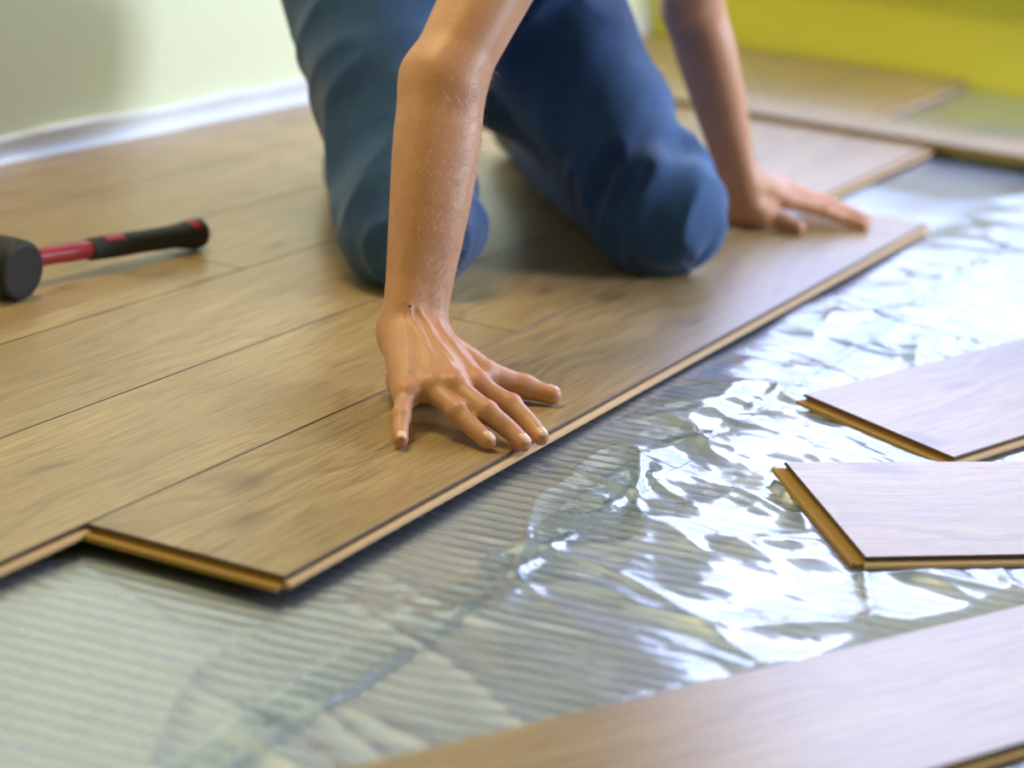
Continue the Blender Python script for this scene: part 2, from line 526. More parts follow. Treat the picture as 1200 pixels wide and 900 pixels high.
us = axis([(-1.2, -0.6, 0.02), (-0.6, 1.2, 0.0035), (1.2, 2.2, 0.006), (2.2, WALL_U - 0.01, 0.012)])
s1 = sheet('plastic_film', us, axis([(-0.300, -0.16, 0.0035), (-0.16, 0.02, 0.006), (0.02, 0.17, 0.03)]), film_height, M_FILM, 0.0)
tag(s1, 'clear plastic film sheet running under the edge of the laid planks', 'film', 'film sheets')
s2 = sheet('plastic_film', us, axis([(-2.2, -1.1, 0.04), (-1.1, -0.286, 0.0035)]), film_height, M_FILM, 0.0005)
tag(s2, 'wrinkled shiny plastic film sheet under the loose planks', 'film', 'film sheets')
tp = sheet('clear_tape', axis([(-0.9, 1.3, 0.0035), (1.3, 3.2, 0.01)]), axis([(-0.306, -0.262, 0.0035)]), film_height, M_TAPE, 0.0010)
tag(tp, 'strip of clear tape joining the two film sheets', 'tape')


def mat_profile():
    # smooth ribs across, constant along: s runs across the ribs
    prof = [(0.0, -0.0038), (0.24, -0.0036), (0.34, -0.0010), (0.42, 0.0), (0.82, 0.0), (0.90, -0.0010)]
    S0, S1 = -1.5, 3.6
    V, F = [], []
    n = int((S1 - S0) / RIB)
    t0, t1 = -2.6, 0.25
    for k in range(n):
        for a, z in prof:
            s = S0 + (k + a) * RIB
            V.append((s, t0, z))
            V.append((s, t1, z))
    for i in range(len(V) // 2 - 1):
        F.append((2 * i, 2 * i + 2, 2 * i + 3, 2 * i + 1))
    c, sn = math.cos(RIB_ROT), math.sin(RIB_ROT)
    V = [(c * s - sn * t, sn * s + c * t, z) for s, t, z in V]
    return V, F


V, F = mat_profile()
V = [(x, y, z) for x, y, z in V]
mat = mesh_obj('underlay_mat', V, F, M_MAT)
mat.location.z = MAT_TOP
# trim to the room
import bmesh
bm = bmesh.new()
bm.from_mesh(mat.data)
for co_, no in (((WALL_U - 0.01, 0, 0), (1, 0, 0)), ((-1.3, 0, 0), (-1, 0, 0)), ((0, 0.20, 0), (0, 1, 0)), ((0, -2.3, 0), (0, -1, 0))):
    bmesh.ops.bisect_plane(bm, geom=bm.verts[:] + bm.edges[:] + bm.faces[:], plane_co=co_, plane_no=no, clear_outer=True)
ext = bmesh.ops.extrude_face_region(bm, geom=bm.faces[:])
bm.to_mesh(mat.data)
for vv in [g for g in ext['geom'] if isinstance(g, bmesh.types.BMVert)]:
    vv.co.z = FLOOR_Z - MAT_TOP
bm.to_mesh(mat.data)
bm.free()
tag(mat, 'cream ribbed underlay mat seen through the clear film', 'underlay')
# underlay beneath the laid rows
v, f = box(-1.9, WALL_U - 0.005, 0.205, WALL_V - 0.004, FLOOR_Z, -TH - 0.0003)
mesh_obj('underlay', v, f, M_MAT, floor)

# film turned up along the pale wall
us2 = np.arange(-1.0, WALL_U - 0.01, 0.012)
V, F = [], []
prof = [(0.012, 0.001), (0.004, 0.004), (0.0025, 0.018), (0.003, 0.026), (0.009, 0.031), (0.012, 0.036), (0.006, 0.040), (0.001, 0.037)]
for i, uu in enumerate(us2):
    wob = vnoise(np.array([[uu / 0.09, 0.0]]), 61)[0]
    wob2 = vnoise(np.array([[uu / 0.035, 3.0]]), 67)[0]
    for k, (d_, z_) in enumerate(prof):
        a = 1.0 if k < 3 else 0.55 + 0.7 * wob + 0.25 * wob2
        V.append((uu, WALL_V - d_ * a - 0.0006, z_ * (1 if k < 3 else 0.92 + 0.16 * wob)))
K = len(prof)
for i in range(len(us2) - 1):
    for k in range(K - 1):
        F.append((i * K + k, (i + 1) * K + k, (i + 1) * K + k + 1, i * K + k + 1))
M_STRIP = plain('milky_film', (0.78, 0.84, 0.90, 1), 0.22, 0.2, 40, 0.6)
tag(mesh_obj('film_upstand', V, F, M_STRIP, smooth=True), 'milky white film turned up along the foot of the pale wall', 'film')


# ------------------------------------------------------------------ revolve helper, mallet
def lathe(profile, a, b, seg=28):
    """profile [(t along a->b in metres, radius)]"""
    a, b = Vector(a), Vector(b)
    d = (b - a).normalized()
    x = d.orthogonal().normalized()
    y = d.cross(x)
    V, F = [], []
    for t_, r_ in profile:
        for k in range(seg):
            w = 2 * math.pi * k / seg
            V.append(tuple(a + d * t_ + (x * math.cos(w) + y * math.sin(w)) * r_))
    for i in range(len(profile) - 1):
        for k in range(seg):
            k2 = (k + 1) % seg
            F.append((i * seg + k, i * seg + k2, (i + 1) * seg + k2, (i + 1) * seg + k))
    F.append(tuple(range(seg - 1, -1, -1)))
    F.append(tuple((len(profile) - 1) * seg + k for k in range(seg)))
    return V, F


M_RUBBER = plain('black_rubber', rgb(17, 18, 22), 0.6, 0.3, 300)
M_GRIP = plain('black_grip', rgb(30, 32, 30), 0.6, 0.5, 500)
M_RED = plain('red_handle', rgb(158, 30, 36), 0.35, 0.1, 80, 0.5, 0.5)
hc = Vector((0.512, 0.480, 0.0))
mal = tag(empty('rubber_mallet', hc), 'black rubber mallet with red and black handle lying on the planks', 'mallet')
ax = Vector((0.10, 1.0, 0)).normalized()
c0 = Vector((0, 0, 0.0328))
V, F = lathe([(0, 0.0265), (0.0012, 0.0300), (0.005, 0.0320), (0.024, 0.0326), (0.036, 0.0315), (0.048, 0.0315), (0.060, 0.0326), (0.079, 0.0320), (0.0828, 0.0300), (0.084, 0.0265)],
             c0 - ax * 0.042, c0 + ax * 0.042, 40)
mesh_obj('head', V, F, M_RUBBER, mal, smooth=False)
hdir = Vector((0.346, -0.034, -0.0143))
hl = hdir.length
hs, he = c0, c0 + hdir
V, F = lathe([(0.0, 0.0105), (0.03, 0.0105), (0.10, 0.0100), (0.115, 0.0105), (hl - 0.02, 0.0100)], hs, he)
hd = mesh_obj('handle', V, F, M_RED, mal, smooth=True)
V, F = lathe([(0.147, 0.0112), (0.152, 0.0124), (0.19, 0.0135), (0.24, 0.0128), (0.30, 0.0138), (0.324, 0.0165), (0.334, 0.0182), (0.343, 0.0178), (0.348, 0.014)], hs, he)
gr = mesh_obj('grip', V, F, M_GRIP, mal, smooth=True)


def patch(t0, t1, a0, a1, rfun, mat, parent):
    d = hdir.normalized()
    x = Vector((0, 0, 1))
    x = (x - d * x.dot(d)).normalized()
    y = d.cross(x)
    V, F = [], []
    N, Q = 10, 8
    for i in range(N + 1):
        t_ = t0 + (t1 - t0) * i / N
        for k in range(Q + 1):
            w = a0 + (a1 - a0) * k / Q
            V.append(tuple(hs + d * t_ + (x * math.cos(w) + y * math.sin(w)) * rfun(t_)))
    for i in range(N):
        for k in range(Q):
            F.append((i * (Q + 1) + k, (i + 1) * (Q + 1) + k, (i + 1) * (Q + 1) + k + 1, i * (Q + 1) + k + 1))
    return mesh_obj('red_inlay', V, F, mat, parent, smooth=True)


rf = lambda q: float(np.interp(q, [0.147, 0.152, 0.19, 0.24, 0.30, 0.324, 0.334, 0.343], [0.0112, 0.0124, 0.0135, 0.0128, 0.0138, 0.0165, 0.0182, 0.0178])) + 0.0006
patch(0.170, 0.200, -0.5, 0.9, rf, M_RED, gr)
patch(0.318, 0.331, -0.7, 0.9, rf, M_RED, gr)


# ------------------------------------------------------------------ signed distance bodies
class Sdf:
    """list of primitives blended with a smooth minimum, meshed with sparse surface nets"""
    def __init__(s):
        s.p = []            # (function, bbox lo, bbox hi, k)
        s.post = []

    def cone(s, a, b, ra, rb, k=0.008, flat=None):
        a, b = np.array(a, float), np.array(b, float)
        R = max(ra, rb)
        L2 = max(1e-12, float((b - a) @ (b - a)))

        def f(P):
            t = np.clip(((P - a) @ (b - a)) / L2, 0, 1)
            q = P - a - t[:, None] * (b - a)
            return np.sqrt((q * q).sum(1)) - (ra + (rb - ra) * t)
        s.p.append((f, np.minimum(a, b) - R, np.maximum(a, b) + R, k))

    def chain(s, pts, rads, k=0.008, sub=3):
        """one smooth limb: a spline with interpolated radii (no swelling at the joints)"""
        pts, rads = np.array(pts, float), np.array(rads, float)
        Q = np.column_stack([pts, rads])
        E = np.vstack([2 * Q[0] - Q[1], Q, 2 * Q[-1] - Q[-2]])
        out = []
        for i in range(len(Q) - 1):
            p0, p1, p2, p3 = E[i], E[i + 1], E[i + 2], E[i + 3]
            for q in range(sub):
                t = q / sub
                out.append(0.5 * (2 * p1 + (p2 - p0) * t + (2 * p0 - 5 * p1 + 4 * p2 - p3) * t * t + (3 * p1 - p0 - 3 * p2 + p3) * t ** 3))
        out = np.array(out + [Q[-1]])
        R = out[:, 3].max()

        def f(P):
            best = None
            for a, b in zip(out[:-1], out[1:]):
                ab = b[:3] - a[:3]
                L2 = max(1e-12, float(ab @ ab))
                t = np.clip(((P - a[:3]) @ ab) / L2, 0, 1)
                q = P - a[:3] - t[:, None] * ab
                d = np.sqrt(np.einsum('ij,ij->i', q, q)) - (a[3] + (b[3] - a[3]) * t)
                best = d if best is None else np.minimum(best, d)
            return best
        s.p.append((f, out[:, :3].min(0) - R, out[:, :3].max(0) + R, k))

    def ell(s, c, r, k=0.008, ax=None, sign=1):
        c, r = np.array(c, float), np.array(r, float)
        Rm = np.eye(3) if ax is None else np.array(ax, float)     # rows = local axes
        R = r.max()

        def f(P):
            q = ((P - c) @ Rm.T) / r
            k0 = np.sqrt((q * q).sum(1))
            k1 = np.sqrt(((q / r) ** 2).sum(1))
            return np.where(k0 < 1e-6, -r.min(), k0 * (k0 - 1) / np.maximum(k1, 1e-9))
        s.p.append((f, c - R, c + R, k if sign > 0 else -k))

    def __call__(s, P):
        if len(P) <= 20000:
            return s.chunk(P)
        return np.concatenate([s.chunk(P[i:i + 20000]) for i in range(0, len(P), 20000)])

    def chunk(s, P):
        plo, phi = P.min(0), P.max(0)
        d = np.full(len(P), 0.5)
        gap = [(np.maximum(np.maximum(lo - phi, plo - hi), 0)) for f, lo, hi, k in s.p]
        gap = [math.sqrt(float(g @ g)) for g in gap]
        for (f, lo, hi, k), g in zip(s.p, gap):
            if g > d.max() + abs(k) + 0.012 or (k < 0 and g > 0.03):
                continue
            mg = abs(k) + 0.012
            e = np.maximum(np.maximum(lo - P, P - hi), 0)
            bd = np.sqrt(np.einsum('ij,ij->i', e, e))
            if k > 0:
                m_ = bd < d + mg
                if not m_.any():
                    continue
                a, b = d[m_], f(P[m_])
                h = np.maximum(k - np.abs(a - b), 0) / k
                d[m_] = np.minimum(a, b) - h * h * k * 0.25
            else:
                m_ = bd < mg + 0.01
                if not m_.any():
                    continue
                a, b = d[m_], -f(P[m_])
                h = np.maximum(-k - np.abs(a - b), 0) / -k
                d[m_] = np.maximum(a, b) + h * h * -k * 0.25
        nr = np.abs(d) < 0.03
        if nr.any() and s.post:
            Q, dq = P[nr], d[nr]
            qlo, qhi = Q.min(0), Q.max(0)
            for g in s.post:
                bx = getattr(g, 'box', None)
                if bx is not None and (np.any(bx[0] > qhi) or np.any(bx[1] < qlo)):
                    continue
                dq = g(Q, dq)
            d[nr] = dq
        return d

    def mesh(s, lo, hi, h, levels=5):
        lo, hi = np.array(lo, float), np.array(hi, float)
        size = h * 2 ** levels
        n = np.ceil((hi - lo) / size).astype(int)
        C = np.stack(np.meshgrid(*[np.arange(k) for k in n], indexing='ij'), -1).reshape(-1, 3)
        for lv in range(levels + 1):
            cs = h * 2 ** (levels - lv)
            ctr = lo + (C + 0.5) * cs
            d = s(ctr)
            C = C[np.abs(d) < cs * 0.87 * 1.25 + 0.002 * (lv < levels) + 0.0002]
            if lv < levels:
                o = np.array([[i, j, k] for i in (0, 1) for j in (0, 1) for k in (0, 1)])
                C = (C[:, None, :] * 2 + o).reshape(-1, 3)
        off = np.array([[i, j, k] for i in (0, 1) for j in (0, 1) for k in (0, 1)])
        key = lambda A: (A[..., 0].astype(np.int64) << 42) | (A[..., 1].astype(np.int64) << 21) | A[..., 2].astype(np.int64)
        cor = C[:, None, :] + off
        ku, inv = np.unique(key(cor).ravel(), return_inverse=True)
        G = np.stack([ku >> 42, (ku >> 21) & 0x1fffff, ku & 0x1fffff], -1)
        val = s(lo + G * h)
        cv = val[inv].reshape(-1, 8)
        act = (cv < 0).any(1) & (cv >= 0).any(1)
        C, cv = C[act], cv[act]
        o_ = np.argsort(key(C))
        C, cv = C[o_], cv[o_]
        keys = key(C)
        acc, cnt = np.zeros((len(C), 3)), np.zeros(len(C))
        for a in range(8):
            for bit in (1, 2, 4):
                b = a | bit
                if b == a:
                    continue
                va, vb = cv[:, a], cv[:, b]
                mm_ = (va < 0) != (vb < 0)
                t_ = np.where(mm_, va / np.where(mm_, va - vb, 1), 0)
                pt = off[a] + t_[:, None] * (off[b] - off[a])
                acc += pt * mm_[:, None]
                cnt += mm_
        verts = lo + (C + acc / cnt[:, None]) * h
        F = []
        for axx, (o1, o2) in enumerate((((0, 1, 0), (0, 0, 1)), ((0, 0, 1), (1, 0, 0)), ((1, 0, 0), (0, 1, 0)))):
            e = [0, 0, 0]
            e[axx] = 1
            bi = e[0] * 4 + e[1] * 2 + e[2]
            mm_ = (cv[:, 0] < 0) != (cv[:, bi] < 0)
            c0_ = C[mm_]
            ids = []
            ok = np.ones(len(c0_), bool)
            for oo in ((0, 0, 0), o1, np.add(o1, o2), o2):
                kk = key(c0_ - np.array(oo))
                ii = np.searchsorted(keys, kk)
                ii = np.minimum(ii, len(keys) - 1)
                ok &= keys[ii] == kk
                ids.append(ii)
            q = np.stack(ids, -1)
            flip = cv[mm_, 0] >= 0
            q[flip] = q[flip][:, ::-1]
            F.append(q[ok])
        return verts, np.concatenate(F)

    def surface(s, p, it=6):
        """push points onto the surface, with normals"""
        p = np.array(p, float).reshape(-1, 3)
        for _ in range(it):
            g = s.grad(p)
            p = p - s(p)[:, None] * g
        return p, s.grad(p)

    def grad(s, p, e=0.0006):
        g = np.stack([s(p + np.eye(3)[k] * e) - s(p - np.eye(3)[k] * e) for k in range(3)], -1)
        return g / np.maximum(np.linalg.norm(g, axis=1, keepdims=True), 1e-9)


def bumpline(pts, amp, w):
    """raise (amp>0) or score (amp<0) the surface along a polyline"""
    pts = np.array(pts, float)
    lo, hi = pts.min(0) - 4 * w, pts.max(0) + 4 * w

    def g(P, d):
        m_ = np.all((P > lo) & (P < hi), 1)
        if not m_.any():
            return d
        Q = P[m_]
        best = np.full(len(Q), 1e9)
        for a, b in zip(pts[:-1], pts[1:]):
            L2 = max(1e-12, (b - a) @ (b - a))
            t_ = np.clip(((Q - a) @ (b - a)) / L2, 0, 1)
            q = Q - a - t_[:, None] * (b - a)
            best = np.minimum(best, (q * q).sum(1))
        d = d.copy()
        d[m_] -= amp * np.exp(-best / w ** 2)
        return d
    g.box = (lo, hi)
    return g


# ---- joints (metres; u along planks, v towards the pale wall, z up)
R_FINGERS = {
    'pinky': [(0.3975, -0.0680, 0.030), (0.3644, -0.0814, 0.020), (0.3483, -0.0899, 0.0125), (0.3357, -0.0978, 0.0085)],
    'ring': [(0.4163, -0.0829, 0.036), (0.3988, -0.1202, 0.0255), (0.3900, -0.1447, 0.0145), (0.3851, -0.1596, 0.0085)],
    'middle': [(0.4251, -0.1027, 0.039), (0.4114, -0.1431, 0.0275), (0.4110, -0.1690, 0.0145), (0.4044, -0.1856, 0.0075)],
    'index': [(0.4527, -0.1130, 0.036), (0.4545, -0.1474, 0.025), (0.4440, -0.1736, 0.0140), (0.4316, -0.1907, 0.0080)],
    'thumb': [(0.5096, -0.0341, 0.050), (0.5210, -0.0860, 0.029), (0.5498, -0.1175, 0.0150), (0.5580, -0.1443, 0.0100)],
}
L_FINGERS = {
    'pinky': [(1.690, 0.018, 0.034), (1.722, -0.012, 0.0200), (1.742, -0.029, 0.0125), (1.751, -0.044, 0.0085)],
    'ring': [(1.655, -0.006, 0.038), (1.698, -0.042, 0.0235), (1.716, -0.064, 0.0135), (1.722, -0.087, 0.0085)],
    'middle': [(1.615, -0.024, 0.040), (1.660, -0.066, 0.0250), (1.680, -0.092, 0.0140), (1.684, -0.115, 0.0085)],
    'index': [(1.575, -0.030, 0.038), (1.616, -0.073, 0.0250), (1.638, -0.098, 0.0140), (1.646, -0.123, 0.0085)],
    'thumb': [(1.520, 0.014, 0.046), (1.530, -0.014, 0.0240), (1.543, -0.041, 0.0150), (1.540, -0.064, 0.0095)],
}
RAD = {'pinky': (0.0095, 0.0082, 0.0075, 0.0066), 'ring': (0.0108, 0.0094, 0.0084, 0.0074), 'middle': (0.0112, 0.0098, 0.0088, 0.0076),
       'index': (0.0110, 0.0097, 0.0086, 0.0075), 'thumb': (0.0150, 0.0128, 0.0108, 0.0088)}
R_WRIST, R_ELBOW, R_SHO = np.array((0.4920, -0.0230, 0.066)), np.array((0.600, 0.022, 0.285)), np.array((0.790, 0.005, 0.510))
L_WRIST, L_ELBOW, L_SHO = np.array((1.5290, 0.0260, 0.066)), np.array((1.475, 0.100, 0.290)), np.array((1.215, 0.020, 0.515))
HIP_C, SHO_C = np.array((1.12, 0.33, 0.44)), np.array((1.00, 0.02, 0.53))

body = Sdf()


def add_arm(S, F, wrist, elbow, sho):
    fl = (elbow - wrist)
    side = np.cross(fl / np.linalg.norm(fl), (np.array(F['middle'][0]) - wrist))
    side /= np.linalg.norm(side)                       # across the wrist
    th = np.array(F['thumb'][0]) - wrist
    if th @ side < 0:
        side = -side                                    # towards the thumb
    fwd = np.cross(side, fl / np.linalg.norm(fl))
    if fwd @ (np.array(F['middle'][0]) - wrist) < 0:
        fwd = -fwd                                      # towards the fingers / back of the hand
    # forearm: two bones side by side give it its oval section
    for sg, r in ((-1, (0.0205, 0.0225, 0.029, 0.032, 0.030)), (1, (0.0210, 0.0230, 0.030, 0.034, 0.030))):
        pts = [wrist + side * sg * o + fl * t_ + fwd * q for t_, o, q in ((-0.05, 0.0115, 0.002), (0.16, 0.0105, 0), (0.48, 0.0105, 0.002), (0.78, 0.0115, 0.001), (1.0, 0.011, 0))]
        S.chain(pts, r, 0.014)
    S.cone(wrist - side * 0.017 + fl * 0.07 + fwd * 0.006, wrist - side * 0.016 + fl * 0.12 + fwd * 0.004, 0.0125, 0.012, 0.012)   # ulna head
    ul = sho - elbow
    S.chain([elbow + ul * 0.0, elbow + ul * 0.25, elbow + ul * 0.6, sho], (0.0375, 0.041, 0.047, 0.054), 0.02)
    back_ = -fwd
    S.cone(elbow - fwd * 0.012 - ul * 0.02, elbow - fwd * 0.014 + ul * 0.06, 0.020, 0.022, 0.018)      # elbow point
    # palm
    heel = wrist + np.array((0, 0, -0.034)) + fwd * 0.012
    for nme, r0, ofs in (('pinky', 0.0155, -0.017), ('ring', 0.0150, -0.006), ('middle', 0.0150, 0.005), ('index', 0.0150, 0.014)):
        m0 = np.array(F[nme][0])
        b0 = wrist + side * ofs + np.array((0, 0, -0.006))
        S.chain([b0, (b0 + m0) / 2 + np.array((0, 0, 0.003)), m0], (0.0185, r0 + 0.0005, 0.0128), 0.016)
        m1 = m0 * 0.5 + wrist * 0.5
        S.cone((heel[0] + side[0] * ofs * 0.8, heel[1] + side[1] * ofs * 0.8, 0.018), (m1[0], m1[1], 0.026), 0.0165, 0.0150, 0.014)
    # thumb mount
    t0, t1 = np.array(F['thumb'][0]), np.array(F['thumb'][1])
    S.chain([wrist + side * 0.012 + np.array((0, 0, -0.012)), t0 * 0.5 + t1 * 0.5 + np.array((0, 0, -0.002)), t1], (0.020, 0.0190, 0.0140), 0.012)
    S.cone((heel[0] + side[0] * 0.01, heel[1] + side[1] * 0.01, 0.018), (t1[0], t1[1], 0.0165), 0.0165, 0.0135, 0.012)
    mi = np.array(F['index'][0])
    S.cone(t1 * 0.65 + mi * 0.35 + np.array((0, 0, -0.004)), (mi + wrist) / 2 + np.array((0, 0, -0.006)), 0.0075, 0.0135, 0.016)     # web
    S.chain([t1, F['thumb'][2], F['thumb'][3]], RAD['thumb'][1:], 0.004)
    S.ell(np.array(F['thumb'][2]) + (0, 0, 0.0005), (0.0122, 0.0122, 0.0116), 0.006)
    for nme in ('pinky', 'ring', 'middle', 'index'):
        q = [np.array(x) for x in F[nme]]
        R = RAD[nme]
        mid = (q[0] + q[1]) / 2 + np.array((0, 0, -0.0005))
        S.chain([q[0], mid, q[1]], (R[0] + 0.0008, R[0] - 0.0006, R[1]), 0.0035)
        S.ell(q[1], (R[1] * 1.06,) * 3, 0.004)
        mid2 = (q[1] + q[2]) / 2
        S.chain([q[1], mid2, q[2], q[3]], (R[1], R[1] * 0.95, R[2], R[3]), 0.0030)
        S.ell(q[0] + np.array((0, 0, 0.0035)), (0.0095, 0.0095, 0.0095), 0.008)
    return side, fwd, fl


r_side, r_fwd, r_fl = add_arm(body, R_FINGERS, R_WRIST, R_ELBOW, R_SHO)
l_side, l_fwd, l_fl = add_arm(body, L_FINGERS, L_WRIST, L_ELBOW, L_SHO)
# torso, neck, head (leaning over the plank, looking down at the right hand)
sp = HIP_C - SHO_C
for sg in (-1, 1):
    lat = np.array((0.15, 0.01, 0)) * sg
    body.chain([SHO_C + lat * 0.65 + sp * 0.05, SHO_C + lat * 0.55 + sp * 0.45, HIP_C + lat * 0.45], (0.085, 0.095, 0.105), 0.05)
body.cone(R_SHO, SHO_C + (-0.06, 0, -0.01), 0.056, 0.075, 0.04)
body.cone(L_SHO, SHO_C + (0.06, 0, -0.01), 0.056, 0.075, 0.04)
NECK0, HEAD = SHO_C + (0.0, -0.03, 0.03), SHO_C + (-0.035, -0.175, 0.075)
body.cone(NECK0, HEAD, 0.062, 0.055, 0.03)
hf = np.array((-0.45, -0.55, -0.70)); hf /= np.linalg.norm(hf)         # face direction
hup = np.array((-0.30, -0.62, 0.0)); hup = hup - hf * (hup @ hf); hup /= np.linalg.norm(hup)   # crown direction
hs_ = np.cross(hup, hf)
HC = HEAD + hup * 0.045
AX = np.stack([hs_, hf, hup])
body.ell(HC + hup * 0.035 - hf * 0.010, (0.076, 0.092, 0.085), 0.02, AX)
body.ell(HC - hup * 0.045 + hf * 0.025, (0.060, 0.068, 0.072), 0.03, AX)
body.cone(HC + hup * 0.012 + hf * 0.088, HC - hup * 0.024 + hf * 0.104, 0.009, 0.013, 0.012)
body.ell(HC - hup * 0.060 + hf * 0.084, (0.024, 0.010, 0.008), 0.006, AX)
body.ell(HC - hup * 0.098 + hf * 0.070, (0.022, 0.018, 0.016), 0.02, AX)
for sg in (-1, 1):
    body.ell(HC + hs_ * 0.076 * sg - hf * 0.008 - hup * 0.008, (0.008, 0.018, 0.032), 0.006, AX)
    body.ell(HC + hs_ * 0.031 * sg + hf * 0.086 + hup * 0.016, (0.014, 0.012, 0.010), -0.01, AX, sign=-1)
    body.ell(HC + hs_ * 0.031 * sg + hf * 0.076 + hup * 0.016, (0.012, 0.012, 0.012), 0.003, AX)
    body.ell(HC + hs_ * 0.031 * sg + hf * 0.083 + hup * 0.030, (0.019, 0.010, 0.005), 0.008, AX)

# flatten the palms on the floor
body.post.append(lambda P, d: np.where(P[:, 2] < 0.03, np.maximum(d, 0.0004 - P[:, 2]), d))


def on_back(F, wrist, side, pts):
    """points on the back of the hand: (t along wrist->middle knuckle, s across towards thumb)"""
    mk = np.array(F['middle'][0]) - wrist
    raw = [wrist + mk * a + side * b + np.array((0, 0, 0.03)) for a, b in pts]
    return body.surface(raw)[0]


for F_, W_, S_ in ((R_FINGERS, R_WRIST, r_side), (L_FINGERS, L_WRIST, l_side)):
    tend = []
    for nme, ofs in (('pinky', -0.012), ('ring', -0.005), ('middle', 0.003), ('index', 0.010)):
        m0 = np.array(F_[nme][0])
        raw = [(W_ + S_ * ofs + np.array((0, 0, 0.012))) * (1 - a) + m0 * a + np.array((0, 0, 0.022)) for a in (0.35, 0.55, 0.75, 0.92)]
        tend.append(body.surface(raw)[0])
    v1 = on_back(F_, W_, S_, [(0.2, -0.003), (0.32, 0.004), (0.5, 0.0), (0.68, 0.006), (0.85, 0.009)])
    v2 = on_back(F_, W_, S_, [(0.18, -0.013), (0.34, -0.018), (0.48, -0.010), (0.66, -0.015), (0.85, -0.010)])
    v3 = on_back(F_, W_, S_, [(0.25, 0.020), (0.45, 0.018), (0.6, 0.022)])
    creases = []
    for nme in ('pinky', 'ring', 'middle', 'index', 'thumb'):
        for j, am in ((1, 0.0006), (2, 0.0005)):
            q = [np.array(x) for x in F_[nme]]
            dr = q[j + 1] - q[j - 1]
            dr /= np.linalg.norm(dr)
            ac = np.cross(dr, (0, 0, 1))
            ac /= np.linalg.norm(ac)
            for sh in (-0.0028, 0.0, 0.0028):
                raw = [q[j] + dr * sh + ac * x_ + np.array((0, 0, 0.009)) for x_ in (-0.0045, 0, 0.0045)]
                creases.append((body.surface(raw)[0], am))
    for tl in tend:
        body.post.append(bumpline(tl, 0.0011, 0.0034))
    for vl in (v1, v2, v3):
        body.post.append(bumpline(vl, 0.0017, 0.0021))
    for cl, am in creases:
        body.post.append(bumpline(cl, -am, 0.0008))

BV, BF = body.mesh((0.30, -0.42, -0.005), (1.80, 0.52, 0.80), 0.0018, 6)


def skin_material():
    t = NT('skin')
    co = t.n('TexCoord').outputs['Object']
    red = t.n('Attribute', attribute_name='redness').outputs['Fac']
    n1 = t.n('TexNoise', {'Vector': co, 'Scale': 26.0, 'Detail': 5.0})
    n2 = t.n('TexNoise', {'Vector': co, 'Scale': 900.0, 'Detail': 3.0})
    vo = t.n('TexVoronoi', {'Vector': co, 'Scale': 650.0})
    sp_ = t.n('TexVoronoi', {'Vector': co, 'Scale': 34.0})
    c = t.mix(n1.outputs[0], rgb(188, 134, 100), rgb(206, 154, 118))
    c = t.mix(t.math('MULTIPLY', red, 0.55), c, rgb(200, 112, 98))
    c = t.mix(t.ramp(sp_.outputs['Distance'], [(0.015, (0.6, 0.6, 0.6)), (0.035, (0, 0, 0))]), c, rgb(128, 80, 54))
    hgt = t.math('ADD', t.math('MULTIPLY', n2.outputs[0], 0.5), t.math('MULTIPLY', vo.outputs['Distance'], 0.6))
    b = t.n('Bump', {'Height': hgt, 'Strength': 0.3, 'Distance': 0.0009})
    p = t.n('BsdfPrincipled', {'Base Color': c, 'Roughness': 0.42, 'Normal': b.outputs[0], 'Subsurface Weight': 0.10,
                               'Subsurface Radius': (0.012, 0.005, 0.003), 'Subsurface Scale': 0.6, 'Specular IOR Level': 0.5})
    return t.surface(p.outputs[0])


M_SKIN = skin_material()
M_NAIL = plain('nail', rgb(240, 200, 188), 0.25, 0.0, 60, 0.6)
person = tag(empty('person', (1.0, 0.15, 0.0)), 'person in blue jeans kneeling on the planks, both hands pressing the front plank', 'person')
person_off = Vector((-1.0, -0.15, 0.0))
bod = mesh_obj('body', BV, BF, M_SKIN, person, smooth=True)
bod.location = person_off
redn = np.zeros(len(BV))
for F_ in (R_FINGERS, L_FINGERS):
    for nme in F_:
        for j, s_ in ((0, 0.010), (1, 0.0075), (3, 0.010)):
            if nme == 'thumb' and j == 0:
                continue
            q = np.array(F_[nme][j]) + np.array((0, 0, 0.009 if j < 2 else 0.0))
            redn += (0.9 if j < 2 else 0.6) * np.exp(-((BV - q) ** 2).sum(1) / s_ ** 2)
at_ = bod.data.attributes.new('redness', 'FLOAT', 'POINT')
at_.data.foreach_set('value', np.clip(redn, 0, 1).astype(np.float32))

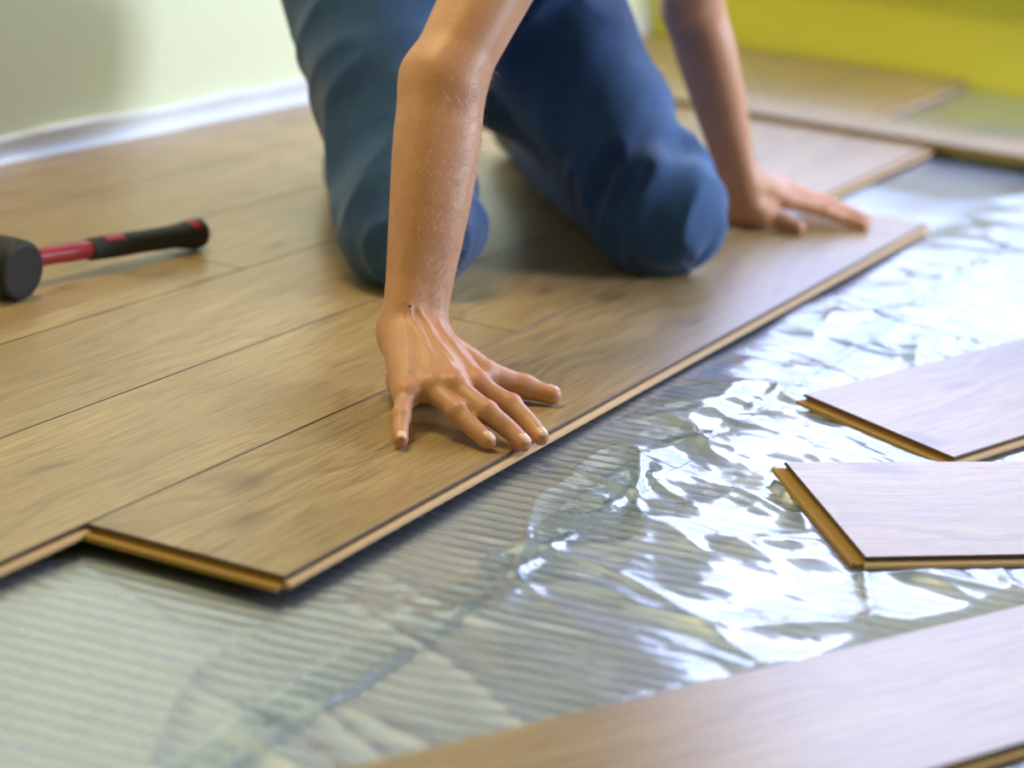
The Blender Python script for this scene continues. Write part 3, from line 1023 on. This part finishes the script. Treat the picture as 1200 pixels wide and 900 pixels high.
# fingernails
for F_, W_ in ((R_FINGERS, R_WRIST), (L_FINGERS, L_WRIST)):
    for nme in ('pinky', 'ring', 'middle', 'index', 'thumb'):
        q2, q3 = np.array(F_[nme][2]), np.array(F_[nme][3])
        dr = (q3 - q2) / np.linalg.norm(q3 - q2)
        nrm0 = np.array((0, 0, 1.0))
        if nme == 'thumb':
            nrm0 = np.array((0.25, 0.85, 0.55)) if F_ is R_FINGERS else np.array((0.3, -0.35, 0.8))
        nrm0 = nrm0 - dr * (nrm0 @ dr)
        nrm0 /= np.linalg.norm(nrm0)
        ac = np.cross(dr, nrm0)
        rr = RAD[nme][3]
        ln, wd = rr * 1.0, rr * 0.80
        NU, NV = 9, 9
        raw = []
        for i in range(NU):
            for k in range(NV):
                a, b = -1 + 2 * i / (NU - 1), -1 + 2 * k / (NV - 1)
                b2 = b * math.sqrt(max(0.0, 1 - 0.55 * abs(a) ** 4))
                raw.append(q3 + dr * (0.0010 + a * ln) + ac * b2 * wd + nrm0 * rr * (1.15 - 0.25 * b2 * b2))
        ps, ns = body.surface(raw, 4)
        V_ = []
        for i in range(NU):
            for k in range(NV):
                a, b = -1 + 2 * i / (NU - 1), -1 + 2 * k / (NV - 1)
                lift = 0.0008 if max(abs(a), abs(b)) < 0.95 else -0.0003
                V_.append(ps[i * NV + k] + ns[i * NV + k] * lift)
        FF = [(i * NV + k, (i + 1) * NV + k, (i + 1) * NV + k + 1, i * NV + k + 1) for i in range(NU - 1) for k in range(NV - 1)]
        mesh_obj('fingernail', np.array(V_), FF, M_NAIL, bod, smooth=True)

# fine hairs on the forearms
HV, HF = [], []
for W_, E_, S_, Fw, cnt in ((R_WRIST, R_ELBOW, r_side, r_fwd, 900), (L_WRIST, L_ELBOW, l_side, l_fwd, 250)):
    ts = rng.uniform(0.02, 1.1, cnt)
    an = rng.normal(0.5, 0.8, cnt)
    raw = np.array([W_ + (E_ - W_) * t_ + (S_ * math.sin(a) + Fw * math.cos(a)) * 0.04 for t_, a in zip(ts, an)])
    ps, ns = body.surface(raw, 5)
    dn = (W_ - E_) / np.linalg.norm(W_ - E_)
    for p_, n_ in zip(ps, ns):
        d_ = dn * rng.uniform(0.5, 1.0) + n_ * rng.uniform(0.35, 0.9) + rng.normal(0, 0.35, 3)
        d_ /= np.linalg.norm(d_)
        L_ = rng.uniform(0.005, 0.011)
        s_ = np.cross(d_, n_)
        s_ = s_ / max(1e-6, np.linalg.norm(s_)) * 0.00017
        mid_ = p_ + d_ * L_ * 0.5 + n_ * 0.0006
        tip = p_ + d_ * L_ - n_ * 0.0006 + dn * 0.001
        k0 = len(HV)
        HV += [p_ - s_, p_ + s_, mid_ - s_ * 0.8, mid_ + s_ * 0.8, tip]
        HF += [(k0, k0 + 1, k0 + 3, k0 + 2), (k0 + 2, k0 + 3, k0 + 4)]
M_HAIR = plain('arm_hair', rgb(200, 160, 120), 0.4)
ho = mesh_obj('arm_hair', np.array(HV), HF, M_HAIR, bod)
ho['kind'] = 'stuff'

# ---- jeans
R_KNEE, L_KNEE = np.array((0.890, 0.190, 0.075)), np.array((1.196, 0.012, 0.075))
R_HIP, L_HIP = np.array((1.035, 0.375, 0.425)), np.array((1.305, 0.325, 0.375))
R_ANK, L_ANK = R_KNEE + (0.33, 0.23, -0.02), L_KNEE + (0.36, 0.295, -0.02)
jeans = Sdf()
for kn, hp, an_ in ((R_KNEE, R_HIP, R_ANK), (L_KNEE, L_HIP, L_ANK)):
    jeans.chain([kn, kn * 0.75 + hp * 0.25, kn * 0.4 + hp * 0.6, hp], (0.072, 0.082, 0.098, 0.108), 0.03)
    jeans.chain([kn + (0.01, 0.005, -0.010), kn * 0.6 + an_ * 0.4, an_], (0.067, 0.073, 0.062), 0.02)
    jeans.ell(kn + (-0.012, -0.012, -0.004), (0.072, 0.072, 0.070), 0.03)
jeans.cone(R_HIP + (0, 0, 0.01), L_HIP + (0, 0, 0.01), 0.112, 0.112, 0.05)
jeans.ell(L_HIP + (0.09, 0.08, -0.10), (0.135, 0.135, 0.14), 0.06)
jeans.cone(L_KNEE + (0.16, 0.16, 0.06), L_HIP + (0.10, 0.10, -0.13), 0.07, 0.12, 0.05)
jeans.cone(HIP_C, HIP_C - sp * 0.22, 0.135, 0.130, 0.05)


def folds(P, d):
    m_ = np.abs(d) < 0.03
    if not m_.any():
        return d
    Q = P[m_]
    dd = np.zeros(len(Q))
    for kn, hp, sd in ((R_KNEE, R_HIP, 1), (L_KNEE, L_HIP, 2)):
        axv = (hp - kn) / np.linalg.norm(hp - kn)
        t_ = (Q - kn) @ axv
        rad = Q - kn - t_[:, None] * axv
        near = np.exp(-(np.maximum(np.linalg.norm(rad, axis=1) - 0.06, 0) / 0.05) ** 2)
        e1 = np.cross(axv, (0, 0, 1.0)); e1 /= np.linalg.norm(e1)
        e2 = np.cross(axv, e1)
        an2 = np.arctan2(rad @ e1, rad @ e2)
        q = np.stack([t_ / 0.045 + 0.9 * np.sin(an2 + sd), 1.1 * np.cos(an2) + t_ * 5, 1.1 * np.sin(an2)], -1)
        n_ = 1 - np.abs(2 * vnoise(q, 70 + sd) - 1)
        wgt = 0.6 + 0.9 * sstep(t_, 0.16, 0.34) + 0.8 * np.exp(-((t_ - 0.03) / 0.05) ** 2)
        dd += near * 0.0170 * wgt * (n_ ** 2 - 0.3)
    dd += 0.003 * (vnoise(Q / 0.035, 90) - 0.5)
    d = d.copy()
    d[m_] -= dd
    return d


jeans.post.append(folds)
jeans.post.append(lambda P, d: np.where(P[:, 2] < 0.03, np.maximum(d, 0.0006 - P[:, 2]), d))


def seam(kn, hp, an_, off):
    raw = [kn * (1 - a) + hp * a + np.array(off) for a in (-0.05, 0.15, 0.35, 0.55, 0.75, 1.0)]
    return jeans.surface(raw)[0]


SE = [seam(R_KNEE, R_HIP, R_ANK, (0.01, 0.11, 0.0)), seam(R_KNEE, R_HIP, R_ANK, (0.02, -0.11, 0.0)), seam(L_KNEE, L_HIP, L_ANK, (-0.02, 0.11, -0.03))]
for s_ in SE:
    jeans.post.append(bumpline(s_, 0.0018, 0.0035))
JV, JF = jeans.mesh((0.72, -0.16, -0.01), (1.72, 0.76, 0.62), 0.0036, 5)


def denim_material():
    t = NT('denim')
    co = t.n('TexCoord').outputs['Object']
    n1 = t.n('TexNoise', {'Vector': co, 'Scale': 7.0, 'Detail': 5.0})
    n2 = t.n('TexNoise', {'Vector': co, 'Scale': 420.0, 'Detail': 2.0})
    wv = t.n('TexWave', {'Vector': co, 'Scale': 260.0, 'Distortion': 1.5}, bands_direction='DIAGONAL')
    c = t.mix(t.ramp(n1.outputs[0], [(0.3, (0, 0, 0)), (0.72, (1, 1, 1))]), rgb(22, 54, 108), rgb(72, 118, 176))
    c = t.mix(t.math('MULTIPLY', n2.outputs[0], 0.5), c, rgb(28, 54, 96))
    hgt = t.math('ADD', n2.outputs[0], wv.outputs['Fac'])
    b = t.n('Bump', {'Height': hgt, 'Strength': 0.4, 'Distance': 0.0008})
    p = t.n('BsdfPrincipled', {'Base Color': c, 'Roughness': 0.75, 'Normal': b.outputs[0], 'Sheen Weight': 0.25, 'Sheen Roughness': 0.5, 'Specular IOR Level': 0.25})
    return t.surface(p.outputs[0])


M_DENIM = denim_material()
jo = mesh_obj('jeans', JV, JF, M_DENIM, person, smooth=True)
jo.location = person_off
jo['label'] = 'faded blue denim jeans'

# ---- shirt, hair, shoes
shirt = Sdf()
for sg in (-1, 1):
    lat = np.array((0.15, 0.01, 0)) * sg
    shirt.chain([SHO_C + lat * 0.65 + sp * 0.05, SHO_C + lat * 0.55 + sp * 0.45, HIP_C + lat * 0.45], (0.097, 0.108, 0.118), 0.05)
for sh, el in ((R_SHO, R_ELBOW), (L_SHO, L_ELBOW)):
    shirt.chain([SHO_C * 0.6 + sh * 0.4, sh, sh * 0.70 + el * 0.30], (0.085, 0.071, 0.066), 0.03)
shirt.post.append(lambda P, d: d - 0.004 * (vnoise(P / 0.05, 95) - 0.5))
SV, SF = shirt.mesh((0.55, -0.15, 0.28), (1.45, 0.55, 0.72), 0.006, 4)
M_SHIRT = plain('dark_shirt', rgb(58, 66, 80), 0.85, 0.3, 400)
so = mesh_obj('shirt', SV, SF, M_SHIRT, person, smooth=True)
so.location = person_off
hair = Sdf()
hair.ell(HC + hup * 0.045 - hf * 0.022, (0.083, 0.092, 0.085), 0.02, AX)
hair.ell(HC + hup * 0.030 + hf * 0.075, (0.062, 0.050, 0.026), -0.01, AX, sign=-1)
hair.ell(HC - hup * 0.065 + hf * 0.065, (0.100, 0.105, 0.100), -0.02, AX, sign=-1)
hair.post.append(lambda P, d: d - 0.004 * (vnoise(P / 0.012, 97) - 0.5))
lo_, hi_ = HC - 0.16, HC + 0.16
XV, XF = hair.mesh(lo_, hi_, 0.004, 4)
M_BROWNHAIR = plain('brown_hair', rgb(70, 50, 36), 0.6, 0.5, 200)
xo = mesh_obj('hair', XV, XF, M_BROWNHAIR, person, smooth=True)
xo.location = person_off
M_SHOE = plain('shoe_leather', rgb(60, 58, 56), 0.6, 0.2, 100)
for an_, kn in ((R_ANK, R_KNEE), (L_ANK, L_KNEE)):
    dr = (an_ - kn) * (1, 1, 0)
    dr = dr / np.linalg.norm(dr)
    shoe = Sdf()
    shoe.chain([an_ + dr * 0.02 + (0, 0, 0.01), an_ + dr * 0.12 + (0, 0, -0.006), an_ + dr * 0.22 - (0, 0, 0.016)], (0.046, 0.044, 0.036), 0.02)
    shoe.cone(an_ + dr * 0.02 + (0, 0, 0.03), an_ + dr * 0.05 + (0, 0, 0.02), 0.040, 0.036, 0.02)
    shoe.post.append(lambda P, d: np.maximum(d, 0.0006 - P[:, 2]))
    a_, b_ = shoe.mesh(an_ - 0.22, an_ + 0.32, 0.006, 4)
    s_ = mesh_obj('shoe', a_, b_, M_SHOE, person, smooth=True)
    s_.location = person_off
